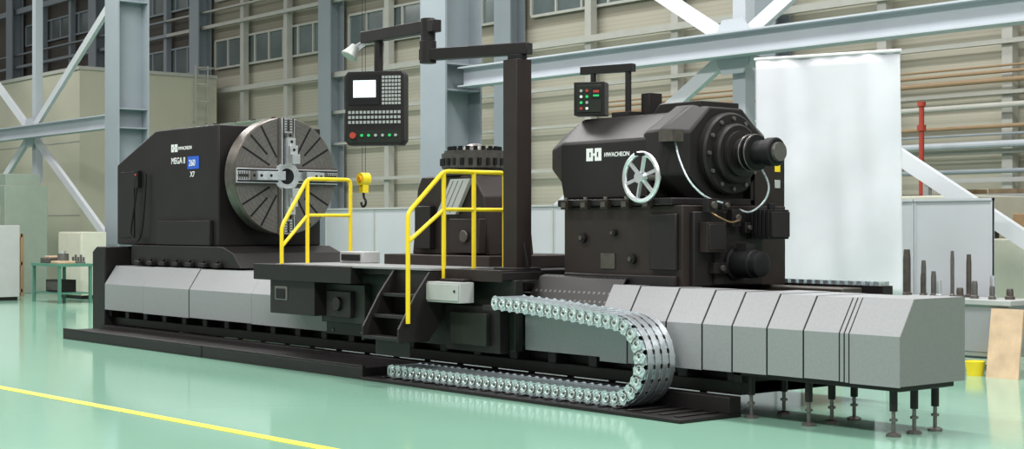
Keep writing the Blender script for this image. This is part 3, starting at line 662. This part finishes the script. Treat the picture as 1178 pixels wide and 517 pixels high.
# ================================================================ RIGHT BACKGROUND
b=B(); b.box(-11.25,-9.45,14.9,15.5,.78,.84,'jbox').box(-11.2,-9.5,14.94,15.45,.2,.78,'jbox').box(-11.15,-10.4,14.925,14.94,.25,.74,'greylt').box(-10.3,-9.55,14.925,14.94,.25,.74,'greylt')
for x in (-11.2,-9.55):
    for y in (14.95,15.38): b.box(x,x+.06,y,y+.06,0,.2,'jbox')
b.make('tool_bench',label='light grey steel bench with cupboard doors',category='workbench',bevel=.006)
for i,(x,y,r,h,m_) in enumerate([(-11.0,15.15,.045,.55,'chuckd'),(-10.87,15.3,.03,.42,'chuck'),(-10.7,15.05,.03,.28,'chuckd'),(-10.59,15.1,.03,.30,'chuck'),(-10.37,15.15,.022,.54,'chuck'),(-10.25,15.3,.03,.5,'chuckd'),(-10.04,15.1,.035,.2,'chuck'),(-9.9,15.25,.035,.26,'silver'),(-9.78,15.05,.03,.15,'chuck'),(-10.48,15.05,.03,.2,'silver'),(-10.2,15.05,.04,.12,'chuckd'),(-9.65,15.2,.04,.12,'chuckd')]):
    b=B(); b.rev((x,y,.84),(0,0,1),[(0,r*1.4),(.03,r*1.4),(.04,r),(h*.8,r),(h,r*.8)],m_,16)
    b.make('boring_bar',label='upright turned steel bar standing on grey bench',category='tool bar',group='steel bars on the bench')
b=B(); b.add([(-9.62,14.68,0),(-9.22,14.68,0),(-9.22,14.70,0),(-9.62,14.70,0),(-9.68,14.88,.75),(-9.28,14.88,.75),(-9.28,14.90,.75),(-9.68,14.90,.75)],[(0,3,2,1),(4,5,6,7),(0,1,5,4),(1,2,6,5),(2,3,7,6),(3,0,4,7)],'wood')
b.make('plywood_board',label='pale plywood board leaning against grey bench',category='board')
b=B(); b.rev((-9.80,14.75,0),(0,0,1),[(0,.09),(.13,.105),(.16,.11),(.165,.1),(.13,.09)],'yellow',24); b.make('plastic_tub',label='small yellow plastic tub on floor by bench',category='tub')
b=B(); b.box(-9.0,-7.7,14.75,15.2,.06,1.0,'white').box(-9.0,-7.7,14.75,15.2,1.0,1.05,'cream').box(-8.95,-7.75,14.8,15.15,0,.06,'dark').box(-8.9,-8.4,14.74,14.75,.15,.9,'jbox').box(-8.3,-7.8,14.74,14.75,.15,.9,'jbox')
b.make('side_cupboard',label='white metal cupboard beside grey bench',category='cabinet',bevel=.01)
b=B(); b.box(-13.6,-7.5,18,20,0,1.5,'cream').box(-13.4,-12.2,18.2,19.8,1.5,2.1,'cream').box(-11,-8,18.3,19.5,1.5,1.7,'jbox').box(-12.1,-11.9,18.2,18.5,1.5,1.8,'dark').box(-11.9,-11.3,18.8,19.2,1.5,1.85,'brown')
b.make('cream_machine',label='cream machine tool bed behind grey partition',category='machine',bevel=.02)
b=B()
for x in (-14.6,-12.4,-10.2,-8.0): b.box(x-.05,x+.05,20.6,20.7,0,2.5,'jbox')
for z in (2.35,2.1): b.box(-14.6,-8,20.55,20.6,z,z+.07,'jbox')
for i in range(8): b.box(-14.3+i*.75,-13.8+i*.75,20.75,21.1,1.9,2.25,('brown','wood','dark','jbox')[i%4])
b.box(-14.6,-8,20.6,21.2,1.82,1.9,'jbox')
b.make('storage_rack',label='light steel storage rack with assorted boxes by wall',category='rack')
# ================================================================ LIGHT
w=bpy.data.worlds.new('w'); S.world=w; w.use_nodes=True
w.node_tree.nodes['Background'].inputs[0].default_value=(1,.99,.97,1); w.node_tree.nodes['Background'].inputs[1].default_value=.40
def area(loc,sx,sy,p,rot=(0,0,0)):
    l=bpy.data.lights.new('hall_lamp','AREA'); l.shape='RECTANGLE'; l.size=sx;l.size_y=sy;l.energy=p; l.color=(1,.99,.97)
    o=bpy.data.objects.new('hall_lamp',l); COL.objects.link(o); o.location=loc; o.rotation_euler=rot
for x in (-30,-20,-10,-1):
    for y in (3,12): area((x,y,10.5),6,1.6,880)
area((-45,12,10.5),8,2,600); area((-20,19.5,11),20,1,600)
c=bpy.data.cameras.new('camera'); co=bpy.data.objects.new('camera',c); COL.objects.link(co)
co.location=(0,0,1.65); co.rotation_euler=(math.pi/2,0,math.asin(.772)); c.sensor_width=36; c.lens=1750/1178*36; c.shift_y=.003; c.clip_end=300
S.camera=co
